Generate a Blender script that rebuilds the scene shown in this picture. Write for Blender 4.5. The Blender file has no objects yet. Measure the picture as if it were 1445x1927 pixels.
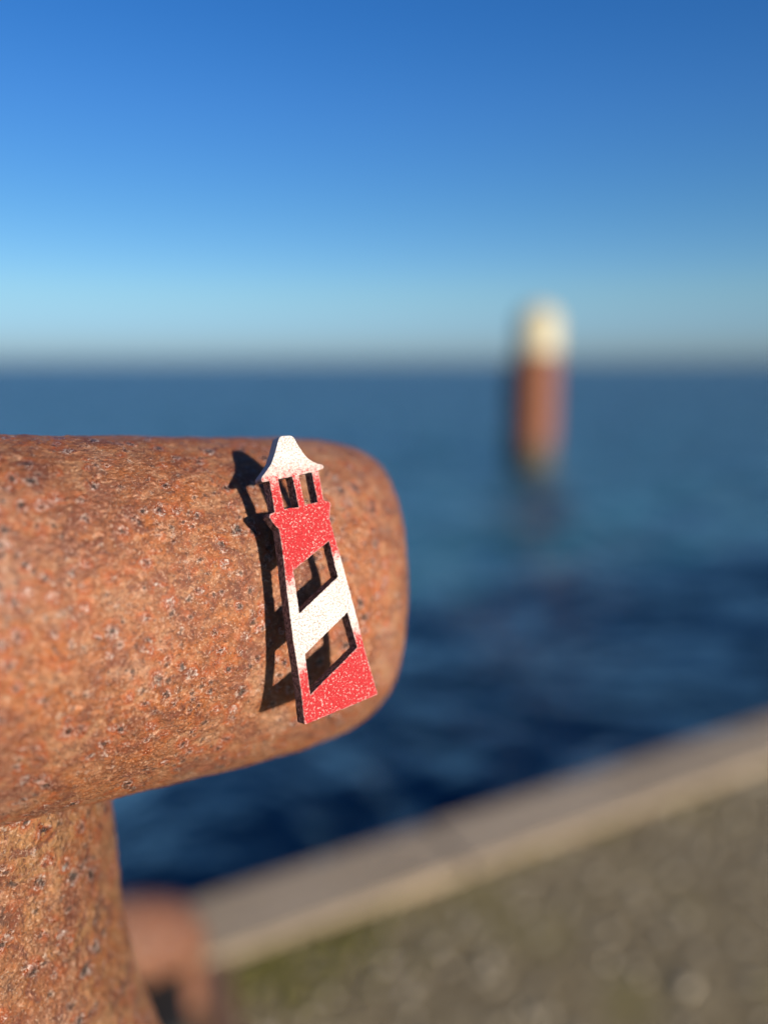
import bpy, bmesh, math, random
import numpy as np
from mathutils import Vector, Matrix
random.seed(4)
S = bpy.context.scene
COL = S.collection

# ------------------------------------------------------------------ camera
H = 0.75                                   # eye height over the quay
F_PX, PW, PH = 1500.0, 1445.0, 1927.0
PITCH = math.atan((963.5 - 682) / F_PX)
FOCUS, FSTOP = 0.160, 3.3
cam = bpy.data.cameras.new("camera")
cam.sensor_fit = 'VERTICAL'
cam.sensor_height = 36
cam.lens = 36 * F_PX / PH
cam.clip_start = 0.01
cam.clip_end = 60000
cam.dof.use_dof = True
cam.dof.focus_distance = FOCUS
cam.dof.aperture_fstop = FSTOP
co = bpy.data.objects.new("camera", cam)
COL.objects.link(co)
co.location = (0, 0, H)
co.rotation_euler = (math.pi / 2 - PITCH, 0, 0)
S.camera = co
FW = Vector((0, math.cos(PITCH), -math.sin(PITCH)))
UP = Vector((0, math.sin(PITCH), math.cos(PITCH)))
EYE = Vector((0, 0, H))

# ------------------------------------------------------------------ light
SUN = Vector((0.6113, -0.7606, 0.2185)).normalized()
EL = math.asin(SUN.z)
AZ = math.atan2(SUN.x, SUN.y)
w = bpy.data.worlds.new("World")
S.world = w
w.use_nodes = True
nt = w.node_tree
nt.nodes.clear()
sky = nt.nodes.new('ShaderNodeTexSky')
sky.sky_type = 'NISHITA'
sky.sun_disc = False
sky.sun_elevation = EL
sky.sun_rotation = AZ
sky.air_density = 1.0
sky.dust_density = 0.3
sky.ozone_density = 2.5
hs = nt.nodes.new('ShaderNodeHueSaturation')
hs.inputs['Hue'].default_value = 0.494
hs.inputs['Saturation'].default_value = 1.25
bg = nt.nodes.new('ShaderNodeBackground')
bg.inputs['Strength'].default_value = 0.0505
out = nt.nodes.new('ShaderNodeOutputWorld')
nt.links.new(sky.outputs[0], hs.inputs['Color'])
# clearer, bluer air than the model's: a tint by height above the horizon
tcw = nt.nodes.new('ShaderNodeTexCoord')
sxw = nt.nodes.new('ShaderNodeSeparateXYZ')
rampw = nt.nodes.new('ShaderNodeValToRGB')
mulw = nt.nodes.new('ShaderNodeMix')
mulw.data_type = 'RGBA'
mulw.blend_type = 'MULTIPLY'
mulw.inputs[0].default_value = 1.0
nt.links.new(tcw.outputs['Generated'], sxw.inputs[0])
nt.links.new(sxw.outputs[2], rampw.inputs['Fac'])


def lin(c):
    return [(v / 255 / 12.92 if v < 10 else ((v / 255 + 0.055) / 1.055) ** 2.4) for v in c]


SKY_PTS = [(0.0, (142, 174, 206), (222, 220, 178)), (0.028, (158, 194, 217), (222, 227, 186)), (0.077, (156, 208, 231), (190, 228, 221)),
           (0.172, (103, 172, 232), (131, 191, 223)), (0.28, (73, 141, 218), (96, 159, 203)), (0.371, (54, 121, 200), (79, 140, 186)),
           (0.7, (40, 100, 175), (66, 125, 172))]
els = rampw.color_ramp.elements
while len(els) > 1:
    els.remove(els[0])
for i, (zz, want, have) in enumerate(SKY_PTS):
    e = els[0] if i == 0 else els.new(zz)
    e.position = zz
    a, b = lin(want), lin(have)
    e.color = [a[k] / b[k] / 1.6 for k in range(3)] + [1]
scw = nt.nodes.new('ShaderNodeVectorMath')
scw.operation = 'SCALE'
scw.inputs['Scale'].default_value = 1.6
nt.links.new(hs.outputs[0], mulw.inputs[6])
nt.links.new(rampw.outputs['Color'], mulw.inputs[7])
nt.links.new(mulw.outputs[2], scw.inputs[0])
nt.links.new(scw.outputs[0], bg.inputs['Color'])
nt.links.new(bg.outputs[0], out.inputs['Surface'])
sl = bpy.data.lights.new("sun", 'SUN')
sl.energy = 5.0
sl.angle = math.radians(0.5)
sl.color = (1.0, 0.90, 0.755)
so = bpy.data.objects.new("sun", sl)
COL.objects.link(so)
so.location = (3, -4, 5)
so.rotation_euler = SUN.to_track_quat('Z', 'Y').to_euler()
S.view_settings.view_transform = 'Standard'
S.view_settings.look = 'None'
S.view_settings.gamma = 1
S.view_settings.exposure = 1.246


# ------------------------------------------------------------------ helpers
class NT:
    """small node-tree writer"""
    albedo = 0.652

    def __init__(self, name):
        self.m = bpy.data.materials.new(name)
        self.m.use_nodes = True
        self.t = self.m.node_tree
        self.t.nodes.clear()
        self.out = self.n('ShaderNodeOutputMaterial')
        self.b = self.n('ShaderNodeBsdfPrincipled')
        self.link(self.b.outputs[0], self.out.inputs['Surface'])
        self.tc = self.n('ShaderNodeTexCoord')
        self.co = self.tc.outputs['Object']

    def n(self, t, **k):
        x = self.t.nodes.new(t)
        for a, v in k.items():
            setattr(x, a, v)
        return x

    def link(self, a, b):
        self.t.links.new(a, b)

    def put(self, v, sock):
        if isinstance(v, bpy.types.NodeSocket):
            self.link(v, sock)
        else:
            sock.default_value = v

    def noise(self, scale, detail=4, rough=0.55, dist=0.0, co=None):
        x = self.n('ShaderNodeTexNoise')
        self.put(co or self.co, x.inputs['Vector'])
        x.inputs['Scale'].default_value = scale
        x.inputs['Detail'].default_value = detail
        x.inputs['Roughness'].default_value = rough
        x.inputs['Distortion'].default_value = dist
        return x.outputs['Fac']

    def vor(self, scale, rand=1.0, co=None, feature='F1', out='Distance'):
        x = self.n('ShaderNodeTexVoronoi', feature=feature)
        self.put(co or self.co, x.inputs['Vector'])
        x.inputs['Scale'].default_value = scale
        x.inputs['Randomness'].default_value = rand
        return x.outputs[out]

    def ramp(self, v, a, b, lo=0.0, hi=1.0, smooth=True):
        x = self.n('ShaderNodeMapRange', interpolation_type='SMOOTHSTEP' if smooth else 'LINEAR')
        self.put(v, x.inputs['Value'])
        self.put(a, x.inputs['From Min'])
        self.put(b, x.inputs['From Max'])
        self.put(lo, x.inputs['To Min'])
        self.put(hi, x.inputs['To Max'])
        return x.outputs['Result']

    def math(self, op, a, b=0.0, c=0.0):
        x = self.n('ShaderNodeMath', operation=op)
        self.put(a, x.inputs[0])
        self.put(b, x.inputs[1])
        self.put(c, x.inputs[2])
        return x.outputs[0]

    def mix(self, f, a, b):
        x = self.n('ShaderNodeMix', data_type='RGBA')
        self.put(f, x.inputs[0])
        for v, i in ((a, 6), (b, 7)):
            if not isinstance(v, bpy.types.NodeSocket):
                v = (*v, 1)
            self.put(v, x.inputs[i])
        return x.outputs[2]

    def mapping(self, scale=(1, 1, 1), rot=(0, 0, 0), co=None):
        x = self.n('ShaderNodeMapping')
        self.put(co or self.co, x.inputs['Vector'])
        x.inputs['Scale'].default_value = scale
        x.inputs['Rotation'].default_value = rot
        return x.outputs[0]

    def warp(self, scale, amt, co=None):
        x = self.n('ShaderNodeTexNoise')
        self.put(co or self.co, x.inputs['Vector'])
        x.inputs['Scale'].default_value = scale
        x.inputs['Detail'].default_value = 2
        s = self.n('ShaderNodeVectorMath', operation='MULTIPLY_ADD')
        self.link(x.outputs['Color'], s.inputs[0])
        s.inputs[1].default_value = (amt, amt, amt)
        self.put(co or self.co, s.inputs[2])
        return s.outputs[0]

    def bump(self, h, dist, strength=1.0, normal=None):
        x = self.n('ShaderNodeBump')
        self.put(h, x.inputs['Height'])
        x.inputs['Distance'].default_value = dist
        x.inputs['Strength'].default_value = strength
        if normal is not None:
            self.link(normal, x.inputs['Normal'])
        return x.outputs[0]

    def set(self, **k):
        if 'Base_Color' in k and isinstance(k['Base_Color'], bpy.types.NodeSocket):
            g = self.n('ShaderNodeVectorMath', operation='SCALE')
            self.link(k['Base_Color'], g.inputs[0])
            g.inputs['Scale'].default_value = self.albedo
            k['Base_Color'] = g.outputs[0]
        for a, v in k.items():
            self.put(v, self.b.inputs[a.replace('_', ' ')])


def mesh_obj(name, verts, faces, mat, parent=None, smooth=True, mw=None):
    me = bpy.data.meshes.new(name)
    me.from_pydata([tuple(v) for v in verts], [], faces)
    me.validate()
    if smooth:
        me.polygons.foreach_set('use_smooth', [True] * len(me.polygons))
    me.materials.append(mat)
    o = bpy.data.objects.new(name, me)
    COL.objects.link(o)
    if mw is not None:
        o.matrix_world = mw
    if parent is not None:
        o.parent = parent
    return o


def tag(o, label=None, cat=None, group=None, kind=None):
    for k, v in (('label', label), ('category', cat), ('group', group), ('kind', kind)):
        if v:
            o[k] = v
    return o


def empty(name, loc):
    o = bpy.data.objects.new(name, None)
    o.empty_display_size = 0.05
    o.location = loc
    COL.objects.link(o)
    return o


def px_ray(px, py):
    return (Vector((1, 0, 0)) * ((px - PW / 2) / F_PX) + FW - UP * ((py - PH / 2) / F_PX)).normalized()


def revolve(profile, seg, close_top=False, close_bot=False):
    """profile: list of (radius, z)"""
    vs, fs = [], []
    for r, z in profile:
        for i in range(seg):
            a = 2 * math.pi * i / seg
            vs.append((r * math.cos(a), r * math.sin(a), z))
    for j in range(len(profile) - 1):
        for i in range(seg):
            k = (i + 1) % seg
            fs.append((j * seg + i, j * seg + k, (j + 1) * seg + k, (j + 1) * seg + i))
    if close_bot:
        fs.append(tuple(range(seg - 1, -1, -1)))
    if close_top:
        b = (len(profile) - 1) * seg
        fs.append(tuple(range(b, b + seg)))
    return vs, fs


def bevel_box(name, lo, hi, bev, mat, parent=None, mw=None, seg=2):
    bm = bmesh.new()
    bmesh.ops.create_cube(bm, size=1)
    for v in bm.verts:
        v.co = Vector([(lo[i] + hi[i]) / 2 + v.co[i] * (hi[i] - lo[i]) for i in range(3)])
    bmesh.ops.bevel(bm, geom=bm.edges[:], offset=bev, segments=seg, affect='EDGES', profile=0.6)
    me = bpy.data.meshes.new(name)
    bm.to_mesh(me)
    bm.free()
    me.materials.append(mat)
    o = bpy.data.objects.new(name, me)
    COL.objects.link(o)
    if mw is not None:
        o.matrix_world = mw
    if parent is not None:
        o.parent = parent
    return o


# ------------------------------------------------------------------ materials
def rust_material(name, k=1.0, disp=True, pit=1.0, gold=0.0):
    """k = texture frequency multiplier; a pit is about 3 mm across at k=1"""
    t = NT(name)
    wc = t.warp(700 * k, 0.0016 / k)
    clus = t.noise(48 * k, 3, 0.6)

    def pits(scale, lo, hi, r0, r1):
        d = t.vor(scale * k, 1.0, wc)
        col = t.n('ShaderNodeSeparateColor')
        t.link(t.vor(scale * k, 1.0, wc, out='Color'), col.inputs[0])
        on = t.math('LESS_THAN', col.outputs[0], t.ramp(clus, 0.36, 0.60, lo, hi))
        q = t.math('DIVIDE', d, t.ramp(col.outputs[1], 0, 1, r0, r1, False))
        pit = t.math('MULTIPLY', t.ramp(q, 0.35, 0.95, 1, 0), on)
        ring = t.math('MULTIPLY', t.ramp(t.math('ABSOLUTE', t.math('SUBTRACT', q, 0.95)), 0.05, 0.45, 1, 0), on)
        halo = t.math('MULTIPLY', t.ramp(q, 0.9, 2.6, 1, 0), on)
        return pit, ring, halo
    p1, g1, h1 = pits(262, 0.62 * pit, 1.0 * pit, 0.19, 0.33)
    p2, g2, h2 = pits(450, 0.30 * pit, 0.75 * pit, 0.18, 0.34)
    fine = t.noise(1250 * k, 5, 0.78, 0.8)
    grain = t.noise(2100 * k, 3, 0.75)
    fib = t.noise(620 * k, 6, 0.78, 1.3, t.mapping((1.0, 2.4, 1.0), (0.5, 0.7, 0.2)))
    mid = t.noise(150 * k, 6, 0.68, 0.9)
    big = t.noise(30 * k, 5, 0.62, 0.6)
    crust_glint = t.math('MULTIPLY', t.ramp(fine, 0.46, 0.56), t.ramp(grain, 0.44, 0.54))
    # colour
    c = t.mix(t.ramp(big, 0.42, 0.58), (0.40, 0.122, 0.030), (0.48, 0.172, 0.060))
    flow = t.noise(70 * k, 4, 0.6, 1.2)
    c = t.mix(t.ramp(flow, 0.50, 0.60, 0, 0.75), c, (0.54, 0.145, 0.013))
    c = t.mix(t.ramp(flow, 0.46, 0.36, 0, 0.60), c, (0.26, 0.070, 0.034))
    c = t.mix(t.ramp(t.noise(55 * k, 5, 0.65), 0.53, 0.64, 0, 0.6), c, (0.68, 0.37, 0.23))
    c = t.mix(t.ramp(mid, 0.50, 0.62, 0, 0.85), c, (0.58, 0.265, 0.120))
    if gold:
        c = t.mix(t.ramp(t.noise(95 * k, 4, 0.6), 0.46, 0.60, 0.1, gold), c, (0.60, 0.30, 0.10))
        c = t.mix(t.ramp(t.noise(130 * k, 4, 0.6, 0.5), 0.44, 0.34, 0, 0.9), c, (0.15, 0.055, 0.03))
    c = t.mix(t.ramp(mid, 0.49, 0.38, 0, 0.9), c, (0.23, 0.048, 0.014))
    c = t.mix(t.ramp(fib, 0.54, 0.64, 0, 0.75), c, (0.90, 0.48, 0.30))
    c = t.mix(t.ramp(fib, 0.48, 0.39, 0, 0.85), c, (0.17, 0.046, 0.018))
    c = t.mix(t.math('MULTIPLY', h1, t.ramp(mid, 0.44, 0.54, 0.20, 0.95)), c, (0.52, 0.095, 0.005))
    c = t.mix(t.ramp(fine, 0.46, 0.38, 0, 0.70), c, (0.11, 0.034, 0.018))
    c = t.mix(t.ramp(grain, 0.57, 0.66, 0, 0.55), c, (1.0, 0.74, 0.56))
    dark1 = t.mix(t.ramp(grain, 0.48, 0.60), (0.040, 0.024, 0.020), (0.17, 0.100, 0.072))
    c = t.mix(t.math('MULTIPLY', p1, 0.96), c, dark1)
    c = t.mix(t.math('MULTIPLY', p2, 0.80), c, dark1)
    c = t.mix(t.math('MULTIPLY', g1, t.math('MULTIPLY', crust_glint, 0.75)), c, (1.0, 0.90, 0.84))  # near-white specks round the pits: pale crust, with glints put into the colour
    c = t.mix(t.math('MULTIPLY', g2, t.math('MULTIPLY', crust_glint, 0.6)), c, (0.88, 0.70, 0.60))
    t.set(Base_Color=c)
    glint = t.math('MAXIMUM', t.math('MAXIMUM', g1, g2), p1)
    rough = t.math('SUBTRACT', t.ramp(fine, 0.38, 0.60, 0.38, 0.58), t.math('MULTIPLY', glint, 0.20))
    t.set(Roughness=rough)
    t.put(t.ramp(glint, 0, 1, 0.7, 1.0), t.b.inputs['Specular IOR Level'])
    n = t.bump(t.math('ADD', t.math('MULTIPLY', p1, -0.5), t.math('ADD', g1, t.math('MULTIPLY', h1, 0.25))), 0.0005 / k, 1.0)
    n = t.bump(p2, 0.0002 / k, 1.0, n)
    n = t.bump(fib, 0.0007 / k, 1.0, n)
    n = t.bump(fine, 0.0006 / k, 1.0, n)
    n = t.bump(grain, 0.00030 / k, 1.0, n)
    t.set(Normal=n)
    if disp:
        d = t.n('ShaderNodeDisplacement')
        hgt = t.math('ADD', t.math('MULTIPLY', mid, 0.9), t.math('ADD', t.math('MULTIPLY', big, 0.8), t.math('MULTIPLY', fib, 0.5)))
        t.put(hgt, d.inputs['Height'])
        d.inputs['Midlevel'].default_value = 1.1
        d.inputs['Scale'].default_value = 0.0015 / k
        t.link(d.outputs[0], t.out.inputs['Displacement'])
        t.m.displacement_method = 'BOTH'
    return t.m


def paint_material():
    """sprayed red and white paint with grainy, soft overlaps, in the board's own x / y (metres)"""
    t = NT('sprayed_red_white_paint')
    sp = t.n('ShaderNodeSeparateXYZ')
    t.link(t.co, sp.inputs[0])
    x, y = sp.outputs[0], sp.outputs[1]
    jit = t.math('MULTIPLY', t.math('SUBTRACT', t.noise(900, 5, 0.75), 0.5), 0.006)
    yy = t.math('ADD', y, jit)
    # slope of the diagonal bands on the tower (along +x they rise)
    yd = t.math('SUBTRACT', yy, t.math('MULTIPLY', x, 0.30))
    red_low = t.ramp(yd, YB[0], YB[1], 1, 0)
    red_mid = t.math('MULTIPLY', t.ramp(yd, YB[2], YB[3], 0, 1), t.ramp(yy, YB[4], YB[5], 1, 0))
    red = t.math('MAXIMUM', red_low, red_mid)
    sp1 = t.noise(2600, 4, 0.75)
    sp2 = t.noise(1150, 5, 0.7)
    thr = t.ramp(red, 0.0, 1.0, 0.64, 0.37, False)
    speck = t.ramp(t.math('ADD', t.math('MULTIPLY', sp1, 0.6), t.math('MULTIPLY', sp2, 0.4)), t.math('SUBTRACT', thr, 0.05), t.math('ADD', thr, 0.05))
    redc = t.mix(t.ramp(sp2, 0.35, 0.65), (0.37, 0.004, 0.007), (0.46, 0.018, 0.024))
    whitec = t.mix(t.ramp(t.math('ADD', t.math('MULTIPLY', sp1, 0.9), t.math('MULTIPLY', t.noise(300, 3, 0.6), 0.1)), 0.52, 0.43, 0, 0.95), (0.70, 0.69, 0.66), (0.30, 0.25, 0.22))
    pinkw = t.mix(t.math('MULTIPLY', red, 0.7), whitec, (0.56, 0.27, 0.25))
    # sparse white overspray dots on the red
    dots = t.math('MULTIPLY', t.ramp(t.math('ADD', t.math('MULTIPLY', t.noise(2100, 4, 0.7), 0.85), t.math('MULTIPLY', t.noise(240, 3, 0.6), 0.15)), 0.545, 0.605), 0.9)
    c = t.mix(speck, pinkw, redc)
    c = t.mix(dots, c, (0.62, 0.36, 0.33))
    # paint worn pale along the corners
    bv = t.n('ShaderNodeBevel', samples=6)
    bv.inputs['Radius'].default_value = 0.00055
    g0 = t.n('ShaderNodeNewGeometry')
    dp = t.n('ShaderNodeVectorMath', operation='DOT_PRODUCT')
    t.link(bv.outputs[0], dp.inputs[0])
    t.link(g0.outputs['Normal'], dp.inputs[1])
    wear = t.math('MULTIPLY', t.ramp(dp.outputs['Value'], 0.995, 0.90, 0, 1), t.ramp(t.noise(700, 5, 0.7), 0.42, 0.58, 0.0, 0.85))
    c = t.mix(wear, c, (0.60, 0.46, 0.42))
    # scorched, thinly painted sides; paler tones, most at the roof, hold painted sky light
    g = t.n('ShaderNodeNewGeometry')
    vt = t.n('ShaderNodeVectorTransform', vector_type='NORMAL', convert_from='WORLD', convert_to='OBJECT')
    t.link(g.outputs['True Normal'], vt.inputs[0])
    ns = t.n('ShaderNodeSeparateXYZ')
    t.link(vt.outputs[0], ns.inputs[0])
    side = t.ramp(t.math('ABSOLUTE', ns.outputs[2]), 0.35, 0.75, 1, 0)
    roofw = t.ramp(y, YB[6], YB[6] + 0.001, 0, 1)
    sidec = t.mix(t.ramp(t.noise(1400, 5, 0.75), 0.42, 0.62), (0.07, 0.040, 0.045), (0.56, 0.38, 0.37))
    sidec = t.mix(roofw, sidec, (0.55, 0.55, 0.56))
    c = t.mix(side, c, sidec)
    back = t.math('LESS_THAN', ns.outputs[2], -0.5)
    c = t.mix(back, c, (0.055, 0.032, 0.022))
    t.set(Base_Color=c, Roughness=t.ramp(sp2, 0.3, 0.7, 0.42, 0.62))
    t.b.inputs['Specular IOR Level'].default_value = 0.25
    n = t.bump(sp2, 0.00035, 1.0)
    n = t.bump(sp1, 0.00020, 1.0, n)
    n = t.bump(t.noise(380, 4, 0.6), 0.00025, 0.8, n)
    t.set(Normal=n)
    return t.m


def simple(name, col, rough=0.6, scale=200, amt=0.3, bump=0.0003, metallic=0.0):
    t = NT(name)
    n = t.noise(scale, 5, 0.65)
    d = tuple(v * (1 - amt) for v in col)
    l = tuple(min(1, v * (1 + amt)) for v in col)
    t.set(Base_Color=t.mix(t.ramp(n, 0.3, 0.7), d, l), Roughness=rough, Metallic=metallic)
    t.set(Normal=t.bump(n, bump))
    return t.m


# ------------------------------------------------------------------ setting: sea
def build_sea():
    t = NT('sea_water')
    mp = t.mapping((1.0, 1.0, 1.0), (0, 0, 0.5))
    st = t.mapping((0.85, 0.95, 1.0), (0, 0, -0.25))
    n1 = t.noise(1.0, 3, 0.5, 0.6, st)
    n2 = t.noise(2.4, 4, 0.6, 0.5, st)
    n3 = t.noise(8.0, 3, 0.6, 0.4, mp)
    n = t.bump(n1, 0.8, 1.0)
    n = t.bump(n2, 0.13, 1.0, n)
    n = t.bump(n3, 0.035, 1.0, n)
    t.t.nodes.remove(t.b)
    dif = t.n('ShaderNodeBsdfDiffuse')
    dif.inputs['Color'].default_value = (0.006, 0.056, 0.088, 1)
    gl = t.n('ShaderNodeBsdfAnisotropic')
    gl.inputs['Color'].default_value = (0.78, 0.93, 1.0, 1)
    gl.inputs['Roughness'].default_value = 0.30
    fr = t.n('ShaderNodeFresnel')
    fr.inputs['IOR'].default_value = 1.333
    for q in (dif, gl, fr):
        t.link(n, q.inputs['Normal'])
    ms = t.n('ShaderNodeMixShader')
    t.put(t.math('MINIMUM', fr.outputs[0], 0.82), ms.inputs[0])
    t.link(dif.outputs[0], ms.inputs[1])
    t.link(gl.outputs[0], ms.inputs[2])
    t.link(ms.outputs[0], t.out.inputs['Surface'])
    Z = -0.65
    o = mesh_obj('sea', [(-30000, -200, Z), (30000, -200, Z), (30000, 50000, Z), (-30000, 50000, Z)], [(0, 1, 2, 3)], t.m, smooth=False)
    tag(o, 'calm dark blue sea stretching to a level horizon', kind='structure')


build_sea()

# ------------------------------------------------------------------ setting: quay (edge runs along QD, sea on the side of QN)
QD = Vector((math.sin(math.radians(61.6)), math.cos(math.radians(61.6)), 0))
QN = Vector((-QD.y, QD.x, 0))
QMW = Matrix(((QD.x, QN.x, 0, 0), (QD.y, QN.y, 0, 0), (0, 0, 1, 0), (0, 0, 0, 1)))   # local x along, y seaward


def ground_pt(px, py, z=0.0):
    v = px_ray(px, py)
    return EYE + v * ((z - H) / v.z)


K_TOP = 0.014
k_near = (ground_pt(430, 1805).dot(QN) + ground_pt(1445, 1447).dot(QN)) / 2
k_far = (ground_pt(370, 1690, K_TOP).dot(QN) + ground_pt(1445, 1345, K_TOP).dot(QN)) / 2


def build_quay():
    t = NT('weathered_quay_concrete')
    a = t.noise(9, 6, 0.65)
    b = t.noise(34, 5, 0.7)
    c2 = t.noise(130, 4, 0.7)
    st = t.vor(52, 1.0)
    c = t.mix(t.ramp(a, 0.35, 0.65), (0.155, 0.112, 0.050), (0.23, 0.170, 0.080))
    c = t.mix(t.ramp(b, 0.40, 0.68, 0, 0.8), c, (0.38, 0.30, 0.17))
    c = t.mix(t.ramp(c2, 0.5, 0.3, 0, 0.7), c, (0.085, 0.063, 0.035))
    c = t.mix(t.ramp(st, 0.30, 0.12, 0, 0.5), c, (0.50, 0.43, 0.31))
    c = t.mix(t.ramp(t.noise(5.5, 4, 0.6), 0.52, 0.68, 0, 0.6), c, (0.20, 0.165, 0.035))
    t.set(Base_Color=c, Roughness=0.85)
    n = t.bump(b, 0.012)
    n = t.bump(c2, 0.003, 1.0, n)
    t.set(Normal=n)
    g = mesh_obj('ground', [(-60, -60, 0), (60, -60, 0), (60, k_near + 0.002, 0), (-60, k_near + 0.002, 0),
                            (-60, -60, -4), (60, -60, -4), (60, k_near + 0.002, -4), (-60, k_near + 0.002, -4)],
                 [(0, 1, 2, 3), (4, 7, 6, 5), (0, 4, 5, 1), (1, 5, 6, 2), (2, 6, 7, 3), (3, 7, 4, 0)], t.m, smooth=False, mw=QMW)
    tag(g, 'rough olive brown quay surface speckled with gravel and moss', kind='structure')
    t = NT('pale_kerb_concrete')
    a = t.noise(6, 5, 0.6)
    b = t.noise(60, 5, 0.7)
    c = t.mix(t.ramp(a, 0.3, 0.7), (0.40, 0.305, 0.20), (0.50, 0.39, 0.27))
    c = t.mix(t.ramp(b, 0.5, 0.3, 0, 0.5), c, (0.28, 0.22, 0.17))
    sp = t.n('ShaderNodeSeparateXYZ')
    t.link(t.co, sp.inputs[0])
    edge = t.math('MULTIPLY', t.ramp(t.math('ADD', sp.outputs[1], t.math('MULTIPLY', b, 0.012)), k_near + 0.022, k_near + 0.010, 0, 1), t.ramp(a, 0.3, 0.6, 0.3, 0.9))
    c = t.mix(edge, c, (0.24, 0.18, 0.115))
    t.set(Base_Color=c, Roughness=0.75, Normal=t.bump(b, 0.003))
    joints = [-60, -20, -8, -4.2, -1.95, 0.62, 2.9, 5.4, 8.0, 12, 30, 60]
    vs, fs = [], []
    bm = bmesh.new()
    for i in range(len(joints) - 1):
        r = bmesh.ops.create_cube(bm, size=1)
        x0, x1 = joints[i] + 0.0012, joints[i + 1] - 0.0012
        for v in r['verts']:
            v.co = Vector(((x0 + x1) / 2 + v.co.x * (x1 - x0), (k_near + k_far) / 2 + v.co.y * (k_far - k_near), (K_TOP - 0.30) / 2 + v.co.z * (K_TOP + 0.30)))
    bmesh.ops.bevel(bm, geom=bm.edges[:], offset=0.005, segments=3, affect='EDGES')
    me = bpy.data.meshes.new('kerb')
    bm.to_mesh(me)
    bm.free()
    me.materials.append(t.m)
    o = bpy.data.objects.new('kerb', me)
    COL.objects.link(o)
    o.matrix_world = QMW
    tag(o, 'pale grey raised kerb along the quay edge above the water', kind='structure')
    q = mesh_obj('quay_wall', [(-60, k_near + 0.004, -0.301), (60, k_near + 0.004, -0.301), (60, k_far - 0.01, -0.301), (-60, k_far - 0.01, -0.301),
                               (-60, k_near + 0.004, -4), (60, k_near + 0.004, -4), (60, k_far - 0.01, -4), (-60, k_far - 0.01, -4)],
                 [(0, 1, 2, 3), (4, 7, 6, 5), (0, 4, 5, 1), (1, 5, 6, 2), (2, 6, 7, 3), (3, 7, 4, 0)], t.m, smooth=False, mw=QMW)
    tag(q, kind='structure')


build_quay()


def blob(bm, c, r, sq=0.6, sub=1):
    m = Matrix.Translation(c) @ Matrix.Rotation(random.uniform(0, 6.3), 4, 'Z') @ Matrix.Diagonal((r * random.uniform(0.8, 1.4), r, r * sq, 1))
    res = bmesh.ops.create_icosphere(bm, subdivisions=sub, radius=1, matrix=m)
    for v in res['verts']:
        v.co += Vector((random.uniform(-1, 1), random.uniform(-1, 1), random.uniform(-1, 1))) * r * 0.16


def scatter_mesh(name, mat, label, pts):
    bm = bmesh.new()
    for c, r, sq in pts:
        blob(bm, c, r, sq)
    me = bpy.data.meshes.new(name)
    bm.to_mesh(me)
    bm.free()
    me.materials.append(mat)
    o = bpy.data.objects.new(name, me)
    COL.objects.link(o)
    o.matrix_world = QMW
    tag(o, label, name, kind='stuff')


pts = []
for i in range(2600):
    x = random.uniform(-0.9, 3.2)
    y = k_near - 0.01 - random.random() ** 1.3 * 1.3
    r = random.uniform(0.0025, 0.007) * (1.6 if random.random() < 0.05 else 1)
    pts.append((Vector((x, y, r * 0.15)), r, 0.6))
scatter_mesh('gravel', simple('pale_gravel', (0.44, 0.38, 0.28), 0.8, 60, 0.35, 0.001), 'small loose stones scattered over the olive brown quay', pts)
pts = []
moss_x = ground_pt(470, 1850).dot(QD)
for i in range(850):
    near = i % 3 != 0
    x = random.gauss(moss_x, 0.10) if near else random.uniform(-0.6, 3)
    y = k_near - 0.004 - abs(random.gauss(0, 0.045 if near else 0.010))
    r = random.uniform(0.002, 0.006)
    pts.append((Vector((x, y, r * 0.3)), r, 0.8))
scatter_mesh('moss', simple('yellow_green_moss', (0.13, 0.115, 0.018), 0.9, 400, 0.4, 0.001), 'yellow green moss growing along the foot of the kerb', pts)


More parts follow.
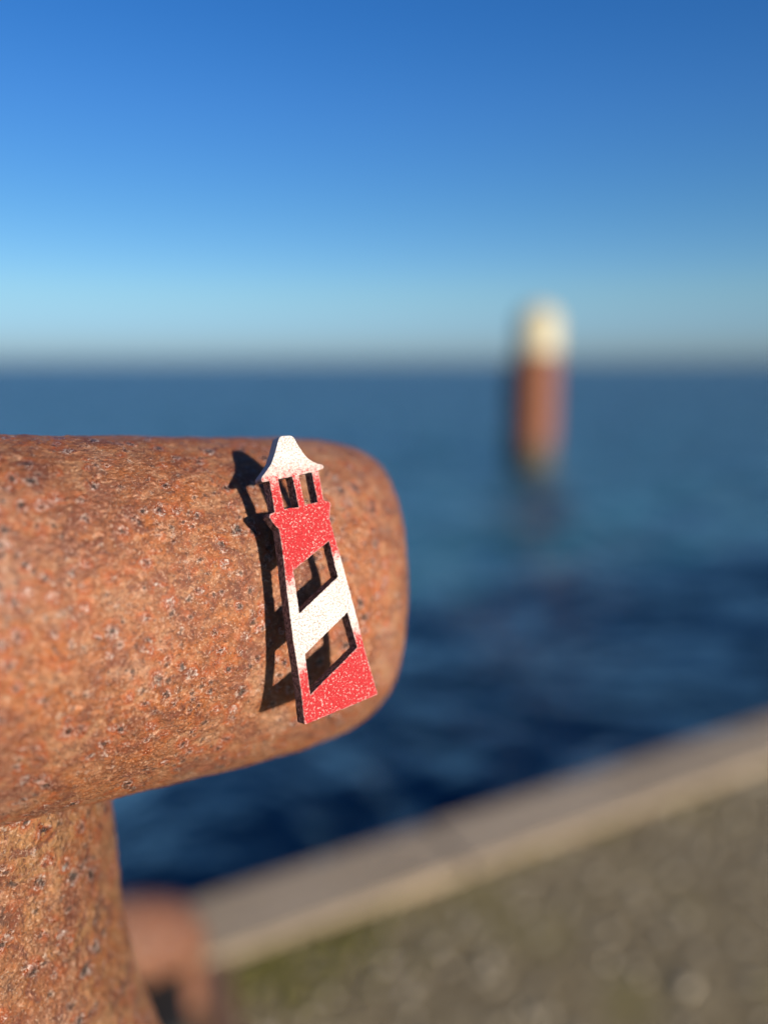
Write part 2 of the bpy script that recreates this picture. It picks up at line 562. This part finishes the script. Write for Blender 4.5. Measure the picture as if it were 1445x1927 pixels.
# ------------------------------------------------------------------ rusty pile in the sea
def build_pile():
    Z = -0.65
    v = px_ray(1010, 884)
    c = EYE + v * ((Z - H) / v.z)
    dist = (c - EYE).dot(FW)
    R = 39 / F_PX * dist
    root = empty('mooring_pile', (c.x, c.y + R, Z))
    tag(root, 'tall rusty steel pile with a cream top standing in the sea', 'mooring pile')
    htop = 215 / F_PX * dist
    t = NT('pile_rust')
    a = t.noise(1.6, 5, 0.65, 0.5, t.mapping((1, 1, 0.35)))
    b = t.noise(14, 5, 0.7, 0.3)
    c2 = t.mix(t.ramp(a, 0.35, 0.65), (0.185, 0.052, 0.012), (0.185, 0.068, 0.040))
    c2 = t.mix(t.ramp(b, 0.5, 0.3, 0, 0.5), c2, (0.13, 0.04, 0.02))
    sp = t.n('ShaderNodeSeparateXYZ')
    t.link(t.co, sp.inputs[0])
    wet = t.ramp(t.math('ADD', sp.outputs[2], t.math('MULTIPLY', a, 0.3)), 0.30, 0.62, 1, 0)
    c2 = t.mix(wet, c2, (0.050, 0.043, 0.022))
    t.set(Base_Color=c2, Roughness=0.8, Normal=t.bump(b, 0.01))
    vs, fs = revolve([(R * 0.99, -2.5), (R * 0.99, 0.0), (R, 0.4), (R, htop * 0.5), (R, htop)], 96)
    mesh_obj('shaft', vs, fs, t.m, root)
    vs, fs = revolve([(R * 1.035, htop - 0.04), (R * 1.035, htop), ], 96)
    vs, fs = revolve([(R, htop - 0.06), (R * 1.05, htop - 0.06), (R * 1.05, htop), (R, htop)], 96)
    mesh_obj('collar', vs, fs, t.m, root)
    cap = 88 / F_PX * dist
    cm = simple('cream_pile_paint', (0.44, 0.385, 0.25), 0.6, 3, 0.08, 0.004)
    R2 = R * 1.02
    vs, fs = revolve([(R2, 0), (R2, cap * 0.62), (R2 * 0.97, cap * 0.72), (R2 * 0.78, cap * 0.87), (R2 * 0.45, cap * 0.97), (R2 * 0.12, cap)], 96, close_top=True)
    o = mesh_obj('cap', vs, fs, cm, root)
    o.location = (0, 0, htop + 0.002)
    # welded ladder rungs' guide on the seaward side
    vs, fs = revolve([(0.05, -2.0), (0.05, htop - 0.1)], 12, True, True)
    o = mesh_obj('guide_rail', vs, fs, t.m, root)
    o.location = (-R - 0.045, 0.12, 0)


build_pile()

# ------------------------------------------------------------------ the bollard: crossbar fitted to the photograph
A0 = Vector((0, 0.21222289, -0.06043562)) + EYE
D = Vector((0.81585813, 0.5744667, -0.06605693)).normalized()
SIDE = Vector((0.57572416, -0.81764399, 0.0))
BUP = Vector((0.05401105, 0.03803057, 0.99781586))
R_BAR = 0.04
Q_SIDE, Q_UP = 0.76, 1.0          # the bar is a flattened round section
S_POST, S_END = -0.1142, 0.00205
NT.albedo = 0.73
rust = rust_material('pitted_orange_rust')
rust_post = rust_material('coarse_orange_rust', 0.72, pit=0.75, gold=0.6)
NT.albedo = 0.652


def build_bollard():
    pc = A0 + D * S_POST
    root = empty('mooring_bollard', (pc.x, pc.y, 0))
    tag(root, 'rusty steel bollard with a thick rounded crossbar, orange and pitted', 'bollard')
    # crossbar: local frame x = along the bar, y = towards the camera side, z = up
    mw = Matrix(((D.x, SIDE.x, BUP.x, pc.x), (D.y, SIDE.y, BUP.y, pc.y), (D.z, SIDE.z, BUP.z, pc.z), (0, 0, 0, 1)))
    seg = 420
    L = S_END - S_POST
    a, n, k, kd, m_ = 0.0514, 3.291, -0.0301, -0.2934, 0.1634
    prof = []                                     # (s, r, shear)
    ncap = 120
    cap = []
    for i in range(ncap):
        u = math.sin(math.pi / 2 * i / (ncap - 0.4)) ** (0.9)
        cap.append((u, (1 - min(u, 0.999995) ** n) ** m_))
    # inner rings down to the pole of the cap
    nb = 330
    body = [(-(L - a) + 2 * (L - a) * i / nb) for i in range(nb)]
    rows = []
    lastr = cap[-1][1]
    for j in range(18):
        rows.append((-(L), lastr * (j + 0.15) / 18.15, -1, 1.0))
    for u, r in reversed(cap[1:]):
        rows.append((None, r, -1, u))
    for s in body:
        rows.append((s, 1.0, 0, 0))
    for u, r in cap[1:]:
        rows.append((None, r, 1, u))
    for j in reversed(range(18)):
        rows.append((L, lastr * (j + 0.15) / 18.15, 1, 1.0))
    ang = np.linspace(0, 2 * np.pi, seg, endpoint=False)
    ca, sa = np.cos(ang), np.sin(ang)
    V = []
    for s, r, sgn, u in rows:
        if sgn == 0:
            blend = max(0.0, (s / (L - a))) ** 2
            x = s + ((k * sa + kd * ca) * R_BAR * r + 0.00881 * sa) * blend
        else:
            aa = a - 0.00881 * sa
            x = sgn * (L - aa + aa * u) + ((k * sa + kd * ca) * R_BAR * r if sgn > 0 else 0)
        V.append(np.stack([x + 0 * ca, Q_SIDE * R_BAR * r * ca, Q_UP * R_BAR * r * sa], 1))
    V = np.concatenate(V)
    nr = len(rows)
    i, j = np.meshgrid(np.arange(seg), np.arange(nr - 1))
    i2 = (i + 1) % seg
    Fq = np.stack([j * seg + i, (j + 1) * seg + i, (j + 1) * seg + i2, j * seg + i2], -1).reshape(-1, 4)
    me = bpy.data.meshes.new('crossbar')
    tot = len(V)
    fs = [tuple(q) for q in Fq.tolist()]
    fs.append(tuple(range(seg)))
    fs.append(tuple((nr - 1) * seg + q for q in range(seg - 1, -1, -1)))
    me.from_pydata(V.tolist(), [], fs)
    me.polygons.foreach_set('use_smooth', [True] * len(me.polygons))
    me.materials.append(rust)
    o = bpy.data.objects.new('crossbar', me)
    COL.objects.link(o)
    o.parent = root
    o.matrix_world = mw
    o.matrix_parent_inverse = Matrix.Translation((-pc.x, -pc.y, 0))
    # post, standing a little behind the bar's centre line
    zc = pc.z
    OFF, R0 = 0.021, 0.034

    def left_n(px, py):
        v = px_ray(px, py)
        h = Vector((v.x, v.y)).normalized()
        return Vector((-h.y, h.x)), v, h
    nl, v, h = left_n(210, 1505)
    base = (A0 - EYE) - SIDE * OFF
    sP = (R0 - (base.x * nl.x + base.y * nl.y)) / (D.x * nl.x + D.y * nl.y)
    cP = base + D * sP
    flare = []
    for q in ((292, 1927), (268, 1870), (250, 1800), (231, 1700), (220, 1600)):
        nl, v, h = left_n(*q)
        hl = math.hypot(v.x, v.y)
        flare.append((cP.x * nl.x + cP.y * nl.y, H + v.z / hl * (cP.x * h.x + cP.y * h.y)))
    PX, PY = cP.x + EYE.x - pc.x, cP.y + EYE.y - pc.y
    ztop, rtop = flare[0][1], flare[0][0]
    keys = [(0.115, 0.0), (0.104, 0.05), (0.098, 0.12), (0.090, 0.25), (0.082, 0.36), (0.072, 0.42), (0.058, 0.50), (rtop + 0.0055, ztop - 0.018)] + flare + [(0.034, H - 0.10), (0.034, zc), (0.0325, zc + 0.008), (0.027, zc + 0.014), (0.016, zc + 0.018), (0.001, zc + 0.019)]
    prof = []
    for q in range(len(keys) - 1):
        (r0, z0), (r1, z1) = keys[q], keys[q + 1]
        m = max(2, int((z1 - z0) / 0.0009)) if z1 > H - 0.32 else 6
        for e in range(m):
            f = e / m
            rp = keys[max(q - 1, 0)][0]
            rn = keys[min(q + 2, len(keys) - 1)][0]
            rr = 0.5 * ((2 * r0) + (-rp + r1) * f + (2 * rp - 5 * r0 + 4 * r1 - rn) * f * f + (-rp + 3 * r0 - 3 * r1 + rn) * f ** 3)
            prof.append((rr, z0 + (z1 - z0) * f))
    prof.append(keys[-1])
    vs, fs = revolve(prof, 300)
    po = mesh_obj('post', vs, fs, rust_post, root)
    po.location = (PX, PY, 0)
    vs, fs = revolve([(0.04, 0.016), (0.170, 0.016), (0.175, 0.013), (0.176, 0.0), (0.176, -0.01)], 96)
    bp = mesh_obj('base_plate', vs, fs, rust, root)
    bp.location = (PX, PY, 0)
    for i in range(6):
        aa = i * math.pi / 3 + 0.3
        vs, fs = revolve([(0.014, 0.0), (0.014, 0.011), (0.0125, 0.0125), (0.0, 0.0125)], 6)
        b = mesh_obj('bolt', vs, fs, rust, root, smooth=False)
        b.location = (PX + 0.145 * math.cos(aa), PY + 0.145 * math.sin(aa), 0.016)


build_bollard()


# ------------------------------------------------------------------ blurred rusty fitting low by the kerb
def build_fitting():
    p = ground_pt(352, 1890)
    root = empty('mooring_hoop', (p.x, p.y, 0))
    tag(root, 'thick rusty hoop fixed to the ground by the kerb, blurred, beyond the bollard post', 'mooring hoop')
    NT.albedo = 0.38
    rm = rust_material('coarse_rust', 0.35, disp=False)
    NT.albedo = 0.652
    tr = 0.038
    pts = []
    Wd, Ht = 0.165, 0.125
    for i in range(49):
        a = math.pi * i / 48
        pts.append(Vector((-Wd / 2 + Wd / 2 * math.cos(a), 0, Ht - tr - 0.03 + 0.05 * math.sin(a) ** 0.8)))
    pts = [Vector((0, 0, -0.02)), Vector((0, 0, 0.02))] + pts + [Vector((-Wd, 0, 0.02)), Vector((-Wd, 0, -0.02))]
    seg = 28
    vs, fs = [], []
    for i, q in enumerate(pts):
        tan = (pts[min(i + 1, len(pts) - 1)] - pts[max(i - 1, 0)]).normalized()
        yv = Vector((0, 1, 0))
        xv = tan.cross(yv)
        for j in range(seg):
            b = 2 * math.pi * j / seg
            rr = 0.021 + 0.026 * max(0.0, min(1.0, (q.z - 0.06) / 0.035))
            vs.append(q + xv * rr * math.cos(b) + yv * rr * math.sin(b))
        if i:
            for j in range(seg):
                k = (j + 1) % seg
                fs.append(((i - 1) * seg + j, i * seg + j, i * seg + k, (i - 1) * seg + k))
    mw = Matrix.Rotation(math.radians(18), 4, 'Z')
    o = mesh_obj('hoop', [mw @ v for v in vs], fs, rm, root)
    blk = simple('hollow_shade_black', (0.006, 0.006, 0.007), 0.8, 90, 0.3, 0.001)
    bevel_box('hollow_shade_block', (-Wd + 0.005, -0.110, 0.010), (-0.002, 0.03, 0.064), 0.008, blk, root, mw=mw)  # black block added to give the shade in the hollow under the hoop
    st = simple('rusty_steel', (0.20, 0.11, 0.06), 0.5, 70, 0.35, 0.0008)
    bevel_box('base_plate', (-0.20, -0.100, -0.01), (0.055, 0.055, 0.008), 0.003, st, root, mw=mw)


build_fitting()


# ------------------------------------------------------------------ the little lighthouse, traced in its own plane
TH, TF, THK = 0.26637, 0.0006595, 0.0031427
NRM = (SIDE * math.cos(TH) + BUP * math.sin(TH) - D * 0.02925).normalized()
PC = A0 + D * (-0.05) + (SIDE * math.cos(TH) + BUP * math.sin(TH)) * (R_BAR + TF)


def on_plane(cx, cy):
    v = px_ray(400 + cx / 4.0139, 780 + cy / 4.0139)
    return EYE + v * ((PC - EYE).dot(NRM) / v.dot(NRM))


OUT = [(497, 196), (503, 178), (516, 165), (535, 160), (580, 159), (600, 163), (615, 176), (632, 205), (655, 243), (686, 290), (722, 331), (760, 358), (800, 374), (826, 379), (838, 388), (840, 401), (833, 412), (815, 419),
       (801, 424), (812, 480), (826, 560), (838, 640), (850, 652), (868, 653), (884, 660), (893, 674), (893, 700), (888, 730), (887, 790), (903, 850), (950, 1010),
       (1003, 1204), (1045, 1364), (1110, 1604), (1152, 1780), (1248, 2108), (1244, 2119), (975, 2230), (712, 2339), (700, 2340), (694, 2330), (672, 2110), (645, 1924),
       (608, 1694), (563, 1334), (536, 1090), (518, 950), (503, 868), (480, 846), (452, 812), (432, 778), (432, 757), (444, 747), (470, 738),
       (452, 620), (430, 502), (405, 508), (384, 511), (373, 503), (369, 484), (378, 466), (412, 424), (445, 370), (468, 310), (484, 248)]
HOLES = [[(497, 490), (603, 468), (652, 700), (544, 712)],
         [(655, 458), (750, 436), (795, 662), (697, 681)],
         [(613, 1178), (880, 957), (946, 1227), (657, 1502)],
         [(700, 1812), (1020, 1494), (1092, 1760), (741, 2114)]]


def build_charm():
    o0 = on_plane(700, 2230)                                     # middle of the foot
    tip = on_plane(560, 160)
    mid = on_plane(975, 2224)
    yv = (tip - mid).normalized()
    xv = yv.cross(NRM).normalized()
    org = mid
    mw = Matrix(((xv.x, yv.x, NRM.x, org.x), (xv.y, yv.y, NRM.y, org.y), (xv.z, yv.z, NRM.z, org.z), (0, 0, 0, 1)))
    inv = mw.inverted()

    def loc(c):
        q = inv @ on_plane(*c)
        return (q.x, q.y)
    global YB
    # paint borders (m above the foot)

    def Y(cx, cy, slope=0.0):
        q = loc((cx, cy))
        return q[1] - slope * q[0]
    YB = [Y(745, 2080, .3), Y(720, 1700, .3), Y(590, 1480, .3), Y(560, 1080, .3), Y(470, 700), Y(455, 280), Y(430, 506)]
    cu = bpy.data.curves.new('outline', 'CURVE')
    cu.dimensions = '2D'
    cu.fill_mode = 'BOTH'
    for ring in [OUT] + HOLES:
        sp = cu.splines.new('POLY')
        L = [loc(c) for c in ring]
        # walk the edges in short, slightly uneven steps: a sawn edge
        P2 = []
        for i in range(len(L)):
            a, b = Vector(L[i]), Vector(L[(i + 1) % len(L)])
            m = max(1, int((b - a).length / 0.0005))
            for e in range(m):
                q = a.lerp(b, e / m)
                P2.append((q.x + random.gauss(0, 0.000028), q.y + random.gauss(0, 0.000028)))
        sp.points.add(len(P2) - 1)
        for i, q in enumerate(P2):
            sp.points[i].co = (q[0], q[1], 0, 1)
        sp.use_cyclic_u = True
    cu.extrude = THK / 2 - 0.00012
    cu.bevel_depth = 0.00012
    cu.bevel_resolution = 1
    cu.offset = -0.00012
    tmp = bpy.data.objects.new('outline', cu)
    COL.objects.link(tmp)
    dg = bpy.context.evaluated_depsgraph_get()
    me = bpy.data.meshes.new_from_object(tmp.evaluated_get(dg))
    bpy.data.objects.remove(tmp)
    bpy.data.curves.remove(cu)
    for v in me.vertices:
        v.co.z -= THK / 2
    me.name = 'board'
    me.materials.clear()
    me.materials.append(paint_material())
    me.polygons.foreach_set('use_smooth', [False] * len(me.polygons))
    root = empty('lighthouse_magnet', org)
    root.matrix_world = mw
    tag(root, 'tiny red and white wooden lighthouse cutout stuck on the rusty crossbar', 'lighthouse magnet')
    b = bpy.data.objects.new('board', me)
    COL.objects.link(b)
    b.parent = root
    # magnet disc behind the red band
    c = inv @ on_plane(740, 850)
    mm = simple('dark_magnet', (0.05, 0.05, 0.055), 0.35, 900, 0.3, 0.0001, 0.8)
    wpos = mw @ Vector((c.x, c.y, -THK))
    # distance to the bar's surface along -NRM
    dd = 0.0
    while dd < 0.02:
        q = wpos - NRM * dd - A0
        if (q.dot(SIDE) / Q_SIDE) ** 2 + (q.dot(BUP) / Q_UP) ** 2 < R_BAR ** 2:
            break
        dd += 0.0001
    vs, fs = revolve([(0.0033, -dd - 0.0008), (0.0035, -dd - 0.0006), (0.0035, -0.0003), (0.0033, 0.0)], 48, True, True)
    g = mesh_obj('magnet_disc', vs, fs, mm, root)
    g.location = (c.x, c.y, -THK - 0.0001)


YB = []
build_charm()
